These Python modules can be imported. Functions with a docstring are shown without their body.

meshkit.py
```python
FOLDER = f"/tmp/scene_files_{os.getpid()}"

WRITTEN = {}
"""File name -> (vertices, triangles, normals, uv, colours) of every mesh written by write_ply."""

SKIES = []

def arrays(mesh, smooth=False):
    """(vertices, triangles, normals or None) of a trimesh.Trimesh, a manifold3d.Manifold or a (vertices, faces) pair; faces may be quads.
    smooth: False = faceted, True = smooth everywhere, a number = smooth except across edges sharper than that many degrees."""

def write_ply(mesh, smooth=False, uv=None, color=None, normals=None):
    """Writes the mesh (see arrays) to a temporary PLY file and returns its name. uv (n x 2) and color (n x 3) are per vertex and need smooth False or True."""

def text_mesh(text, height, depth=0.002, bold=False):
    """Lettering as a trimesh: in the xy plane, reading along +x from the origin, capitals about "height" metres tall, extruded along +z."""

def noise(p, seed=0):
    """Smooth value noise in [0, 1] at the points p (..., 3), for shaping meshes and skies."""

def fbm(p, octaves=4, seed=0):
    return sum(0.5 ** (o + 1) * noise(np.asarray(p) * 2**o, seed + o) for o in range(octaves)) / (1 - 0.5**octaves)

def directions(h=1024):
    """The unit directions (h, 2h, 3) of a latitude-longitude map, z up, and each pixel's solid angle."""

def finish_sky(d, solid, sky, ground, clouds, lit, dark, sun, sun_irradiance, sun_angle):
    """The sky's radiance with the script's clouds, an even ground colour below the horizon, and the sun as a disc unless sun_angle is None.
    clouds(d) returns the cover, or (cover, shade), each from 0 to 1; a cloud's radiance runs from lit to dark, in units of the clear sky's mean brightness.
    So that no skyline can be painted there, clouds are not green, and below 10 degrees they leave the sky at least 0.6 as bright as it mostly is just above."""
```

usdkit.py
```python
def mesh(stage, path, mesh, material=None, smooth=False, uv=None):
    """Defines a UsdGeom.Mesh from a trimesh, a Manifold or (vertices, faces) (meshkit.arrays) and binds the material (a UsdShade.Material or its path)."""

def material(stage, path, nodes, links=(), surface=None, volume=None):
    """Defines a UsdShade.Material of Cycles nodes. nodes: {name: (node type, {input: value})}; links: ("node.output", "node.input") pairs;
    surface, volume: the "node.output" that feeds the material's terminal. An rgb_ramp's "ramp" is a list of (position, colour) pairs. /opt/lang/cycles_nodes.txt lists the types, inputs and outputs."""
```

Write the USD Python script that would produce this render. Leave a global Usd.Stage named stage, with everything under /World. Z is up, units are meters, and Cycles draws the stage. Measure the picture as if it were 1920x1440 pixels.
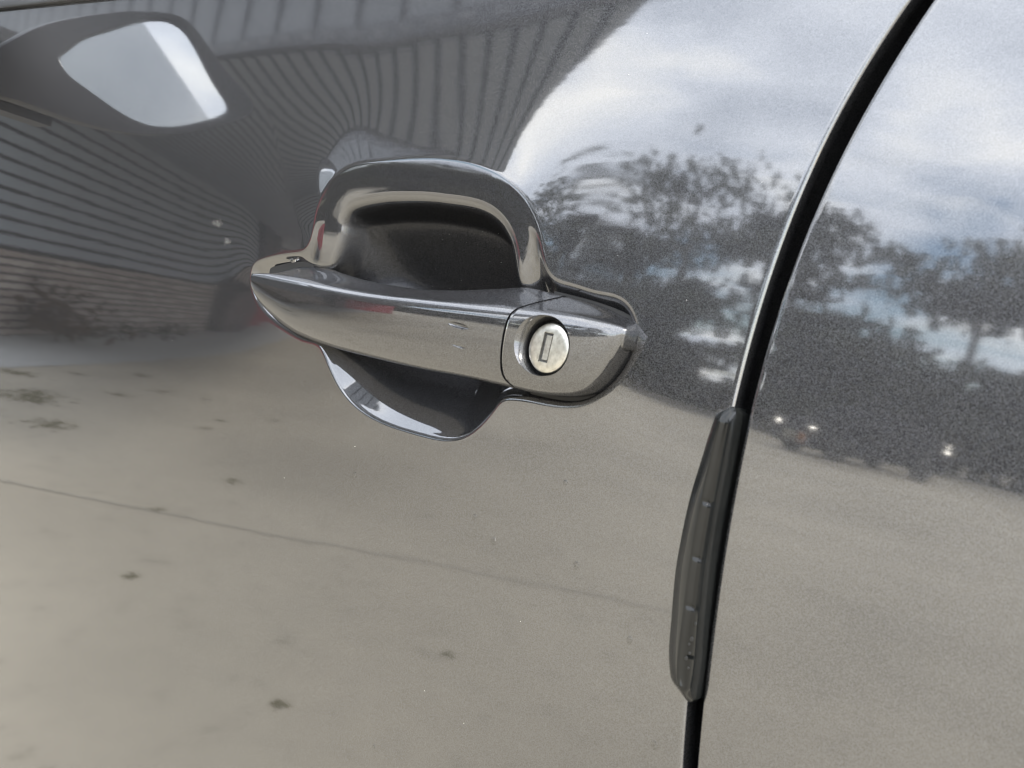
import math, random
import numpy as np, trimesh, usdkit, meshkit
from pxr import Usd, UsdGeom, UsdLux, UsdShade, Gf, Sdf, Vt
from scipy.interpolate import splprep, splev, PchipInterpolator, CubicSpline
from scipy.spatial import cKDTree
from scipy.ndimage import gaussian_filter
import shapely
from shapely.geometry import Polygon as _Poly
import manifold3d as m3
random.seed(7); RNG = np.random.default_rng(7)
stage = Usd.Stage.CreateInMemory()
UsdGeom.SetStageUpAxis(stage, 'Z'); UsdGeom.SetStageMetersPerUnit(stage, 1.0)
UsdGeom.Xform.Define(stage, '/World'); UsdGeom.Scope.Define(stage, '/World/Looks')

# ------------------------------------------------------------------ camera, sky, sun
EXPOSURE = 1.93
SKY_STRENGTH = 0.10
SUN_INT, SUN_ANGLE, SUN_DIR = 0.40, 14.0, np.array([0.72, -0.30, 0.80])
CAM = np.array([0.1652900, -0.2078792, -0.0017893])
RIGHT = np.array([0.7329156, 0.6409528, 0.2280664]); UP = np.array([-0.2051879, -0.1113635, 0.9723662]); FWD = np.array([-0.6486391, 0.7594588, -0.0498957])
cam = UsdGeom.Camera.Define(stage, '/World/camera')
mt = Gf.Matrix4d(*[float(v) for r in (np.r_[RIGHT, 0], np.r_[UP, 0], np.r_[-FWD, 0], np.r_[CAM, 1]) for v in r])
cam.AddTransformOp().Set(mt)
cam.CreateHorizontalApertureAttr(36.0); cam.CreateVerticalApertureAttr(27.0); cam.CreateFocalLengthAttr(27.02)
cam.CreateFStopAttr(26.0); cam.CreateFocusDistanceAttr(0.40); cam.CreateClippingRangeAttr(Gf.Vec2f(0.01, 2000)); cam.CreateExposureAttr(EXPOSURE)

SUN_DIR = SUN_DIR / np.linalg.norm(SUN_DIR)
sun = UsdLux.DistantLight.Define(stage, '/World/sun')
sun.CreateIntensityAttr(SUN_INT); sun.CreateAngleAttr(SUN_ANGLE); sun.CreateNormalizeAttr(True); sun.CreateColorAttr(Gf.Vec3f(1.0, 0.95, 0.87))
zax = SUN_DIR; xax = np.cross([0, 0, 1], zax); xax /= np.linalg.norm(xax); yax = np.cross(zax, xax)
sun.AddTransformOp().Set(Gf.Matrix4d(*[float(v) for r in (np.r_[xax, 0], np.r_[yax, 0], np.r_[zax, 0], [0, 0, 0, 1]) for v in r]))
L = '/World/Looks/'
sky_mat = usdkit.material(stage, L + 'sky', {
    'tc': ('texture_coordinate', {}),
    'sky': ('sky_texture', {'sky_type': 'single_scattering', 'sun_disc': False, 'sun_elevation': math.asin(SUN_DIR[2]), 'sun_rotation': math.atan2(SUN_DIR[0], SUN_DIR[1]), 'air_density': 1.0, 'aerosol_density': 0.6}),
    'sep': ('separate_xyz', {}), 'zc': ('math', {'math_type': 'maximum', 'value2': 0.0}), 'zo': ('math', {'math_type': 'add', 'value2': 0.10}),
    'dv': ('vector_math', {'math_type': 'divide'}), 'cz': ('combine_xyz', {}),
    'n1': ('noise_texture', {'scale': 0.75, 'detail': 7.0, 'roughness': 0.58, 'distortion': 0.5}),
    'r1': ('rgb_ramp', {'ramp': [(0.42, (0, 0, 0)), (0.56, (1, 1, 1))]}),
    'n2': ('noise_texture', {'scale': 2.0, 'detail': 6.0, 'roughness': 0.55, 'distortion': 0.2}),
    'r2': ('rgb_ramp', {'ramp': [(0.30, (6.0, 6.6, 7.7)), (0.50, (8.9, 9.5, 10.6)), (0.70, (13.2, 13.2, 13.0))]}),
    'el': ('map_range', {'range_type': 'smoothstep', 'from_min': 0.10, 'from_max': 0.34, 'to_min': -0.02, 'to_max': 0.20, 'clamp': True}), 'ca': ('math', {'math_type': 'add'}),
    'mx': ('mix', {'mix_type': 'mix'}),
    'bg': ('background_shader', {'strength': SKY_STRENGTH}),
}, [('tc.generated', 'sep.vector'), ('sep.z', 'zc.value1'), ('zc.value', 'zo.value1'), ('zo.value', 'cz.x'), ('zo.value', 'cz.y'), ('zo.value', 'cz.z'),
    ('tc.generated', 'dv.vector1'), ('cz.vector', 'dv.vector2'), ('dv.vector', 'n1.vector'), ('dv.vector', 'n2.vector'),
    ('sep.z', 'el.value'), ('el.result', 'ca.value1'), ('n1.fac', 'ca.value2'), ('ca.value', 'r1.fac'), ('n2.fac', 'r2.fac'), ('r1.color', 'mx.fac'), ('sky.color', 'mx.color1'), ('r2.color', 'mx.color2'), ('mx.color', 'bg.color')], surface='bg.background')
dome = UsdLux.DomeLight.Define(stage, '/World/sky'); dome.CreateIntensityAttr(1.0)
UsdShade.MaterialBindingAPI.Apply(dome.GetPrim()).Bind(sky_mat)
dome.GetPrim().SetCustomDataByKey('kind', 'structure'); dome.GetPrim().SetCustomDataByKey('label', 'bright cloudy daytime sky with blue breaks above the trees'); dome.GetPrim().SetCustomDataByKey('category', 'sky')

# ------------------------------------------------------------------ helpers
LOC, USED = {}, {}
def numbered(parent, name):
    k = (parent, name); n = USED.get(k, 0); USED[k] = n + 1
    return name if n == 0 else f'{name}_{n:03d}'
def meta(p, label=None, cat=None, group=None, kind=None):
    for k, v in (('label', label), ('category', cat), ('group', group), ('kind', kind)):
        if v: p.SetCustomDataByKey(k, v)
    return p
def thing(name, label, cat, loc=(0, 0, 0), group=None, kind=None):
    path = '/World/' + numbered('/World', name)
    x = UsdGeom.Xform.Define(stage, path); x.AddTranslateOp().Set(Gf.Vec3d(*map(float, loc)))
    LOC[path] = np.array(loc, float)
    return meta(x.GetPrim(), label, cat, group, kind)
def obj(name, mesh, mat, parent=None, smooth=False, label=None, cat=None, group=None, kind=None):
    pp = str(parent.GetPath()) if parent else '/World'
    path = pp + '/' + numbered(pp, name)
    off = LOC.get(pp, np.zeros(3)); LOC[path] = off
    v, f, n = meshkit.arrays(mesh, smooth)
    m = UsdGeom.Mesh.Define(stage, path)
    m.CreatePointsAttr(Vt.Vec3fArray.FromNumpy((v - off).astype(np.float32)))
    m.CreateFaceVertexCountsAttr(Vt.IntArray.FromNumpy(np.full(len(f), 3, np.int32)))
    m.CreateFaceVertexIndicesAttr(Vt.IntArray.FromNumpy(f.astype(np.int32).ravel()))
    m.CreateSubdivisionSchemeAttr('none')
    if n is not None:
        m.CreateNormalsAttr(Vt.Vec3fArray.FromNumpy(n.astype(np.float32))); m.SetNormalsInterpolation('vertex')
    UsdShade.MaterialBindingAPI.Apply(m.GetPrim()).Bind(mat)
    return meta(m.GetPrim(), label, cat, group, kind)
def box(x0, x1, y0, y1, z0, z1):
    b = trimesh.creation.box([x1 - x0, y1 - y0, z1 - z0]); b.apply_translation([(x0 + x1) / 2, (y0 + y1) / 2, (z0 + z1) / 2]); return b
def cat(ms): return trimesh.util.concatenate(ms)
def obox(c, d, n, lx, ly, z0, z1):
    """box centred on c (plan), lx along d, ly along n"""
    b = trimesh.creation.box([lx, ly, z1 - z0]); T = np.eye(4); T[:2, 0] = d; T[:2, 1] = n; T[:3, 3] = [c[0], c[1], (z0 + z1) / 2]; b.apply_transform(T)
    if np.linalg.det(T[:3, :3]) < 0: b.invert()
    return b
def tm(man):
    q = man.to_mesh(); return trimesh.Trimesh(q.vert_properties[:, :3], q.tri_verts, process=False)
def mani(t): return m3.Manifold(m3.Mesh(np.asarray(t.vertices, np.float32), np.asarray(t.faces, np.uint32)))
def sstep(a, b, x): t = np.clip((x - a) / (b - a), 0, 1); return t * t * (3 - 2 * t)

# ------------------------------------------------------------------ materials
def paint(name, base, flake_amt=0.27, rough=0.42, coat=1.0, peel=1.0, gloss=None):
    """metal flakes under a clear lacquer: a rough flaky layer with a sharp reflection over it"""
    extra = {'at': ('attribute', {'attribute': gloss}), 'gm': ('math', {'math_type': 'multiply'})} if gloss else {}
    wire = [('at.fac', 'gm.value1'), ('fm.value', 'gm.value2'), ('gm.value', 'mx.fac')] if gloss else [('fm.value', 'mx.fac')]
    return usdkit.material(stage, L + name, {**extra,
        'g': ('geometry', {}), 'tc': ('texture_coordinate', {}),
        'vo': ('voronoi_texture', {'scale': 4800.0, 'feature': 'f1'}),
        'sb': ('vector_math', {'math_type': 'subtract', 'vector2': (0.5, 0.5, 0.5)}),
        'sc': ('vector_math', {'math_type': 'scale', 'scale': flake_amt}),
        'ad': ('vector_math', {'math_type': 'add'}), 'nm': ('vector_math', {'math_type': 'normalize'}),
        'sp': ('separate_xyz', {}), 'rc': ('rgb_ramp', {'ramp': [(0.0, tuple(b * 0.55 for b in base)), (1.0, tuple(b * 1.55 for b in base))]}),
        'mp': ('mapping', {'scale': (20, 20, 165)}), 'nz': ('noise_texture', {'scale': 1.0, 'detail': 2.0, 'roughness': 0.45}),
        'bp': ('bump', {'strength': 1.0, 'distance': 1.15e-5 * peel}),
        'p': ('glossy_bsdf', {'roughness': rough}),
        'gl': ('glossy_bsdf', {'color': (1, 1, 1), 'roughness': 0.042}),
        'fr': ('fresnel', {'IOR': 1.30}), 'fm': ('math', {'math_type': 'multiply_add', 'value2': 0.55 * coat, 'value3': 0.140 * coat}),
        'mx': ('mix_closure', {}),
    }, [('tc.object', 'vo.vector'), ('vo.color', 'sb.vector1'), ('sb.vector', 'sc.vector1'), ('sc.vector', 'ad.vector1'), ('g.normal', 'ad.vector2'), ('ad.vector', 'nm.vector1'),
        ('nm.vector', 'p.normal'), ('vo.color', 'sp.vector'), ('sp.x', 'rc.fac'), ('rc.color', 'p.color'),
        ('tc.object', 'mp.vector'), ('mp.vector', 'nz.vector'), ('nz.fac', 'bp.height'), ('bp.normal', 'gl.normal'),
        ('fr.fac', 'fm.value1'), ('p.BSDF', 'mx.closure1'), ('gl.BSDF', 'mx.closure2')] + wire, surface='mx.closure')
def plain(name, col, rough=0.5, metal=0.0, **kw):
    return usdkit.material(stage, L + name, {'p': ('principled_bsdf', {'base_color': col, 'roughness': rough, 'metallic': metal, **kw})}, [], surface='p.BSDF')
def noisy(name, c1, c2, scale, rough=0.7, detail=5.0, bump=0.0, lo=0.35, hi=0.65, **kw):
    nodes = {'tc': ('texture_coordinate', {}), 'n': ('noise_texture', {'scale': scale, 'detail': detail, 'roughness': 0.6}), 'r': ('rgb_ramp', {'ramp': [(lo, c1), (hi, c2)]}),
             'p': ('principled_bsdf', {'roughness': rough, **kw})}
    links = [('tc.object', 'n.vector'), ('n.fac', 'r.fac'), ('r.color', 'p.base_color')]
    if bump:
        nodes['b'] = ('bump', {'strength': 1.0, 'distance': bump}); links += [('n.fac', 'b.height'), ('b.normal', 'p.normal')]
    return usdkit.material(stage, L + name, nodes, links, surface='p.BSDF')
M_PAINT = paint('car_paint', (0.050, 0.050, 0.052))
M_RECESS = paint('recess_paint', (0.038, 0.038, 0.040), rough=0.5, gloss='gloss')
M_HANDLE = paint('handle_paint', (0.050, 0.050, 0.052), peel=0.5, coat=0.76)
M_BLACK = plain('black_rubber', (0.006, 0.006, 0.006), 0.6)
M_JAMB = plain('jamb_black', (0.002, 0.002, 0.002), 0.8)
M_TRIM = plain('trim_black', (0.008, 0.008, 0.008), 0.5)
M_GUARD = noisy('smoked_plastic', (0.005, 0.0053, 0.005), (0.008, 0.0083, 0.0078), 60, 0.07, ior=1.40)
M_LOCK = noisy('lock_metal', (0.40, 0.388, 0.345), (0.60, 0.585, 0.53), 520, 0.33, metallic=1.0, bump=1.2e-5)
M_SHUT = noisy('shutter_metal', (0.30, 0.29, 0.26), (0.46, 0.45, 0.41), 700, 0.38, metallic=1.0)
M_MIRROR = plain('mirror_glass', (0.93, 0.94, 0.94), 0.01, 1.0)
M_HOUSING = plain('mirror_housing_black', (0.022, 0.021, 0.021), 0.42)
M_WINDOW = plain('window_glass_tinted', (0.01, 0.018, 0.014), 0.02, coat_weight=1.0, coat_roughness=0.01, coat_ior=1.8)
M_CONC = usdkit.material(stage, L + 'concrete', {
    'tc': ('texture_coordinate', {}), 'n1': ('noise_texture', {'scale': 0.5, 'detail': 6.0, 'roughness': 0.6}), 'r1': ('rgb_ramp', {'ramp': [(0.3, (0.265, 0.236, 0.184)), (0.7, (0.375, 0.335, 0.263))]}),
    'n2': ('noise_texture', {'scale': 9.0, 'detail': 6.0, 'roughness': 0.7}), 'r2': ('rgb_ramp', {'ramp': [(0.27, (0.62, 0.62, 0.58)), (0.42, (0.97, 0.97, 0.97)), (0.7, (1.05, 1.05, 1.04))]}),
    'm': ('mix', {'mix_type': 'multiply', 'fac': 1.0}), 'p': ('principled_bsdf', {'roughness': 0.85})},
    [('tc.object', 'n1.vector'), ('tc.object', 'n2.vector'), ('n1.fac', 'r1.fac'), ('n2.fac', 'r2.fac'), ('r1.color', 'm.color1'), ('r2.color', 'm.color2'), ('m.color', 'p.base_color')], surface='p.BSDF')
M_ASPH = noisy('asphalt', (0.29, 0.29, 0.28), (0.37, 0.37, 0.355), 30, 0.9)
M_JOINT = noisy('joint_dirt', (0.19, 0.175, 0.14), (0.29, 0.265, 0.22), 20, 0.9)
M_MOSS = noisy('moss', (0.045, 0.042, 0.015), (0.10, 0.085, 0.03), 40, 0.95)
M_CLAD = noisy('cladding_grey', (0.205, 0.230, 0.262), (0.240, 0.266, 0.300), 4, 0.55)
M_FASCIA = noisy('fascia_grey', (0.095, 0.100, 0.107), (0.120, 0.126, 0.134), 4, 0.55)
M_CLIP = plain('clip_grey', (0.11, 0.11, 0.112), 0.6)
M_GROOVE = plain('cladding_groove', (0.015, 0.015, 0.016), 0.9)
M_MORTAR = noisy('mortar', (0.025, 0.023, 0.02), (0.045, 0.04, 0.036), 15, 0.9)
M_BRICK = [noisy(f'brick_{w}', c, tuple(x * 1.35 for x in c), 25, 0.9) for w, c in (('red', (0.27, 0.222, 0.195)), ('brown', (0.25, 0.215, 0.19)), ('pale', (0.33, 0.29, 0.26)))]
M_RED = noisy('red_paint', (0.22, 0.035, 0.045), (0.27, 0.05, 0.06), 3, 0.5)
M_DARK = plain('dark_steel', (0.04, 0.04, 0.042), 0.5)
def leaf(name, c):
    return usdkit.material(stage, L + name, {'oi': ('geometry', {}), 'r': ('rgb_ramp', {'ramp': [(0, tuple(x * 0.6 for x in c)), (1, tuple(x * 1.3 for x in c))]}),
        'd': ('diffuse_bsdf', {}), 't': ('translucent_bsdf', {}), 'm': ('mix_closure', {'fac': 0.3})},
        [('oi.random_per_island', 'r.fac'), ('r.color', 'd.color'), ('r.color', 't.color'), ('d.BSDF', 'm.closure1'), ('t.BSDF', 'm.closure2')], surface='m.closure')
M_LEAF = [leaf('leaf_dark', (0.070, 0.076, 0.050)), leaf('leaf_olive', (0.085, 0.088, 0.058)), leaf('leaf_brown', (0.085, 0.052, 0.026))]
M_BARK = noisy('bark', (0.05, 0.042, 0.034), (0.10, 0.085, 0.07), 8, 0.9)
M_LAMP = usdkit.material(stage, L + 'headlamp_lit', {'e': ('emission', {'color': (1, 0.95, 0.85), 'strength': 7.0})}, [], surface='e.emission')
M_AMBER = plain('amber_plastic', (0.55, 0.20, 0.04), 0.3)
M_CARB = plain('parked_car_paint', (0.009, 0.0095, 0.011), 0.8, ior=1.2)
M_PLATE = plain('plate', (0.22, 0.20, 0.14), 0.6)

# ------------------------------------------------------------------ door surface
MM = 1e-3
O_PTS = np.array([(-199.8,1.3),(-199.1,7.5),(-191.8,11.3),(-175.9,15.4),(-162.5,17.7),(-154.5,20.6),(-151.7,26.2),(-151.2,35.2),(-148.5,45.5),(-141.3,54.6),(-129.2,60.6),(-112.7,62.8),(-91.7,63.9),(-68.9,64.0),(-53.5,62.8),(-39.5,59.1),(-28.3,53.3),(-19.6,45.9),(-14.1,38.6),(-10.2,31.2),(-7.6,26.8),(-3.1,24.0),(4.2,23.1),(14.6,22.0),(23.5,21.0),(29.3,18.7),(32.8,14.9),(34.8,10.0),(34.5,3.9),(32.3,-2.6),(28.1,-9.6),(22.1,-14.8),(15.1,-17.5),(3.9,-19.4),(-9.3,-20.7),(-14.4,-22.0),(-16.4,-25.6),(-19.3,-30.9),(-24.4,-36.6),(-30.9,-41.1),(-39.5,-43.6),(-51.4,-45.2),(-66.0,-45.6),(-81.9,-45.0),(-94.4,-43.3),(-106.8,-39.0),(-116.4,-32.5),(-122.7,-26.9),(-129.2,-22.9),(-140.4,-22.1),(-157.1,-20.3),(-172.8,-17.0),(-184.4,-13.3),(-193.7,-6.9)]) * MM
tck, _ = splprep(np.vstack([O_PTS, O_PTS[:1]]).T, s=3e-6, per=True)
O_D = np.array(splev(np.linspace(0, 1, 3000, endpoint=False), tck)).T
O_TREE, O_POLY = cKDTree(O_D), _Poly(O_D); shapely.prepare(O_POLY)
def signed(x, z):
    p = np.stack([x.ravel(), z.ravel()], 1); d, _ = O_TREE.query(p); ins = shapely.contains_xy(O_POLY, p[:, 0], p[:, 1])
    return np.where(ins, d, -d).reshape(x.shape)
GAPL = np.array([(98.0,123.5),(90.9,109.4),(84.1,93.0),(78.8,75.7),(74.7,56.3),(72.4,37.9),(71.3,20.8),(70.9,3.7),(71.3,-13.5),(72.4,-35.1),(74.1,-56.5),(76.6,-76.2),(78.9,-91.3),(82.1,-107.1),(85.7,-124.1)]) * MM
GAPR = np.array([(102.4,122.8),(95.4,108.8),(88.6,89.2),(83.1,69.9),(79.5,52.1),(76.8,36.1),(75.7,22.3),(75.2,9.2),(75.5,-9.3),(76.5,-32.3),(78.0,-50.7),(80.3,-71.7),(82.6,-88.0),(85.4,-105.4),(88.7,-122.4)]) * MM
def gapfun(P):
    P = P[np.argsort(P[:, 1])]
    c = np.polyfit(P[:, 1], P[:, 0], 5); lo, hi = P[0, 1], P[-1, 1]; dc = np.polyder(c)
    def f(z):
        zc = np.clip(z, lo, hi); return np.polyval(c, zc) + np.polyval(dc, zc) * (z - zc)
    return f
gL, gR = gapfun(GAPL), gapfun(GAPR)
def belt(x): return 0.2015 - 0.082 * (x + 0.758) - 0.02 * np.clip(x + 0.3, 0, 1) ** 2
RZ, RX = 80.0, 200.0
def h_base(x, z): return -z ** 2 / (2 * RZ) - (x + 0.1) ** 2 / (2 * RX)
def h_rim(x, z, d):
    A = 0.0004 + sstep(-0.010, 0.060, z) * (0.0022 * sstep(0.02, -0.045, x) + 0.0016 * sstep(-0.07, -0.145, x))
    return A * np.exp(-np.maximum(-d, 0) / 0.019)
def h_pocket(x, z, d):
    """depth (negative) inside the outline"""
    dd = np.maximum(d, 0)
    b0, sl, r = 0.0105 + 0.0028 * sstep(-0.035, -0.07, x) + 0.0035 * sstep(-0.10, -0.145, x), 0.078 - 0.024 * sstep(-0.11, -0.145, x), 0.0060
    s1 = 2.3; sn = math.sin(math.atan(s1)); s2 = 0.60 + 0.5 * sstep(-0.050, -0.025, x); n1 = b0 + r * sn; n2 = n1 + 0.0042
    t = np.clip(dd - b0, 0, r * sn)
    top = -sl * np.minimum(dd, b0) - 1.2 * np.maximum(0, np.minimum(dd, b0) - 0.001) ** 2 - (r - np.sqrt(r * r - t * t)) - s1 * np.clip(dd - n1, 0, n2 - n1) - s2 * np.maximum(0, dd - n2)
    rb = 0.0028; tb = np.clip(dd, 0, rb * 0.75)
    bot = -(rb - np.sqrt(rb * rb - tb * tb)) - 0.62 * np.maximum(0, dd - rb * 0.75) 
    w = sstep(-0.004, 0.012, z - 0.004)
    prof = w * top + (1 - w) * bot
    ends = np.maximum(sstep(-0.178, -0.142, x), sstep(0.008, 0.034, z)) * np.maximum(sstep(-0.002, -0.022, x), sstep(0.020, 0.042, z))
    rf = 0.0022; tf = np.clip(dd, 0, rf * 0.9); foot = -(rf - np.sqrt(rf * rf - tf * tf)) - 1.6 * np.maximum(0, dd - rf * 0.9)
    prof = ends * prof + (1 - ends) * foot
    dmax = 0.005 + 0.033 * sstep(-0.172, -0.120, x) * sstep(-0.002, -0.030, x)
    # soft limit to the bowl's floor
    k = 0.0045; a = -prof
    return -(-k * np.log(np.exp(-a / k) + np.exp(-dmax / k)) + k * np.log(1 + np.exp(-dmax / k))).clip(0)
def full_h(x, z, smooth_dx=None):
    d = signed(x, z); H = h_rim(x, z, d) + h_pocket(x, z, d) * (d > 0)
    return H, d
step = 0.0005
xd = np.arange(-0.235, 0.050 + 1e-9, step); zd = np.arange(-0.075, 0.105 + 1e-9, step)
XD, ZD = np.meshgrid(xd, zd)
HD, DD = full_h(XD, ZD)
S1, S4 = gaussian_filter(HD, 1.1), gaussian_filter(HD, 10.0)
wt = sstep(0.020, 0.032, DD)
HD = S1 * (1 - wt) + S4 * wt
from scipy.interpolate import RegularGridInterpolator
HI = RegularGridInterpolator((zd, xd), HD, bounds_error=False, fill_value=None)
def h_door(x, z):
    x, z = np.broadcast_arrays(x, z)
    inside = (x >= xd[0]) & (x <= xd[-1]) & (z >= zd[0]) & (z <= zd[-1])
    far = np.zeros(x.shape); d = signed(x[~inside], z[~inside]) if (~inside).any() else None
    if d is not None: far[~inside] = h_rim(x[~inside], z[~inside], d)
    if inside.any(): far[inside] = HI(np.stack([z[inside], x[inside]], 1))
    return far + h_base(x, z)
def grid_mesh(X, Y, Z):
    ny, nx = X.shape; v = np.stack([X, Y, Z], -1).reshape(-1, 3); i = np.arange(ny * nx).reshape(ny, nx)
    a, b, c, d = i[:-1, :-1].ravel(), i[:-1, 1:].ravel(), i[1:, 1:].ravel(), i[1:, :-1].ravel()
    return v, np.vstack([np.stack([a, b, c], 1), np.stack([a, c, d], 1)])
def geo(a, b, n, r=1.0):  # n points from a to b (b excluded), growing
    t = np.linspace(0, 1, n, endpoint=False) ** r; return a + (b - a) * t
zs = np.r_[-0.60 + (0.60 - 0.075) * (1 - (1 - np.linspace(0, 1, 60, endpoint=False)) ** 1.4), zd, np.linspace(0.105, 0.235, 40)[1:]]
xs = np.r_[-1.15 + (1.15 - 0.235) * (1 - (1 - np.linspace(0, 1, 110, endpoint=False)) ** 1.4), xd[xd < 0.0425]]
e_tail = np.r_[np.linspace(0.030, 0.003, 14), [0.0022, 0.0016, 0.0011, 0.0007, 0.0004, 0.00015, 0.0]]
Z0 = zs[:, None] * np.ones(len(xs) + len(e_tail))
Xl = np.broadcast_to(xs, (len(zs), len(xs)))
x_split = 0.0425
def zmap(v, x): return np.where(v > 0.105, 0.105 + (v - 0.105) / 0.13 * (belt(x) + 0.006 - 0.105), v)
ZL = zmap(Z0[:, :len(xs)], Xl)
# columns right of the split follow the door's rear edge
zr = zmap(Z0[:, len(xs):], 0.07)
edge = gL(zr)
e = np.broadcast_to(e_tail, zr.shape); span = edge - x_split - 0.0005
XR = np.where(e >= 0.003, edge - 0.003 - (e - 0.003) / 0.027 * (span - 0.003), edge - e)
X = np.hstack([Xl, XR]); Zg = np.hstack([ZL, zr])
H = h_door(X, Zg); rE = 0.0014
er = np.clip(rE - np.hstack([np.full(Xl.shape, 9.0), e]), 0, rE); H = H - (rE - np.sqrt(np.maximum(rE * rE - er * er, 0)))
# return flange
X = np.hstack([X, X[:, -1:], X[:, -1:] - 0.001]); Zg = np.hstack([Zg, Zg[:, -1:], Zg[:, -1:]]); H = np.hstack([H, H[:, -1:] - 0.004, H[:, -1:] - 0.016])
V, F = grid_mesh(X, -H, Zg)
door_t = trimesh.Trimesh(V, F, process=False)
NV = meshkit.arrays(door_t, True)[2]
DS = signed(V[:, 0], V[:, 2]); fin = (DS[F].mean(1) > 0)
def sub(mask):
    idx = np.unique(F[mask]); r = np.full(len(V), -1); r[idx] = np.arange(len(idx)); return V[idx], r[F[mask]], NV[idx]
def obj_n(name, vfn, mat, parent, **kw):
    p = obj(name, (vfn[0], vfn[1]), mat, parent, False, **kw); m = UsdGeom.Mesh(p)
    m.CreateNormalsAttr(Vt.Vec3fArray.FromNumpy(vfn[2].astype(np.float32))); m.SetNormalsInterpolation('vertex'); return p

car = thing('car', 'dark grey metallic car side with door handle, key lock and curved door gap', 'car', (0, 0, -1.0))
door = obj_n('door', sub(~fin), M_PAINT, car)
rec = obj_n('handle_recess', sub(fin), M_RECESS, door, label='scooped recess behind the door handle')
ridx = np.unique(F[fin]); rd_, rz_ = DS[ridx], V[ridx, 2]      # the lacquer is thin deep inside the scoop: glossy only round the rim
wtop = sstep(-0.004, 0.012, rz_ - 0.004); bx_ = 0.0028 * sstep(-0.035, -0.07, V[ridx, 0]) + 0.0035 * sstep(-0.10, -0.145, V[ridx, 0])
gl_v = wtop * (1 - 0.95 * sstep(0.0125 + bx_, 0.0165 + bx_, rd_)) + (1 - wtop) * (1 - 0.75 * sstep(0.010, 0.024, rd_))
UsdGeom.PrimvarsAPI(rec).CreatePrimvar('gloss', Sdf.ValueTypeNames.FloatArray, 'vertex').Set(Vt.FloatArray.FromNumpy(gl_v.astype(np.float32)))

# rear quarter panel behind the gap
e2 = np.r_[0.0, 0.00015, 0.0004, 0.0007, 0.0011, 0.0016, 0.0022, np.linspace(0.004, 0.06, 18), np.linspace(0.08, 0.5, 16)]
zq = np.r_[np.linspace(-0.60, -0.14, 40, endpoint=False), np.linspace(-0.14, 0.14, 120), np.linspace(0.14, 0.2, 14)[1:]]
ZQ = zq[:, None] * np.ones(len(e2)); XQ = gR(ZQ) + e2[None, :]
HQ = h_base(XQ, ZQ); er = np.clip(rE - np.broadcast_to(e2, XQ.shape), 0, rE); HQ = HQ - (rE - np.sqrt(np.maximum(rE * rE - er * er, 0))) - 0.0004
XQ = np.hstack([XQ[:, :1] + 0.001, XQ[:, :1], XQ]); ZQ = np.hstack([ZQ[:, :1], ZQ[:, :1], ZQ]); HQ = np.hstack([HQ[:, :1] - 0.016, HQ[:, :1] - 0.004, HQ])
v, f = grid_mesh(XQ, -HQ, ZQ)
obj('rear_quarter_panel', (v, f), M_PAINT, car, True)
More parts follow.
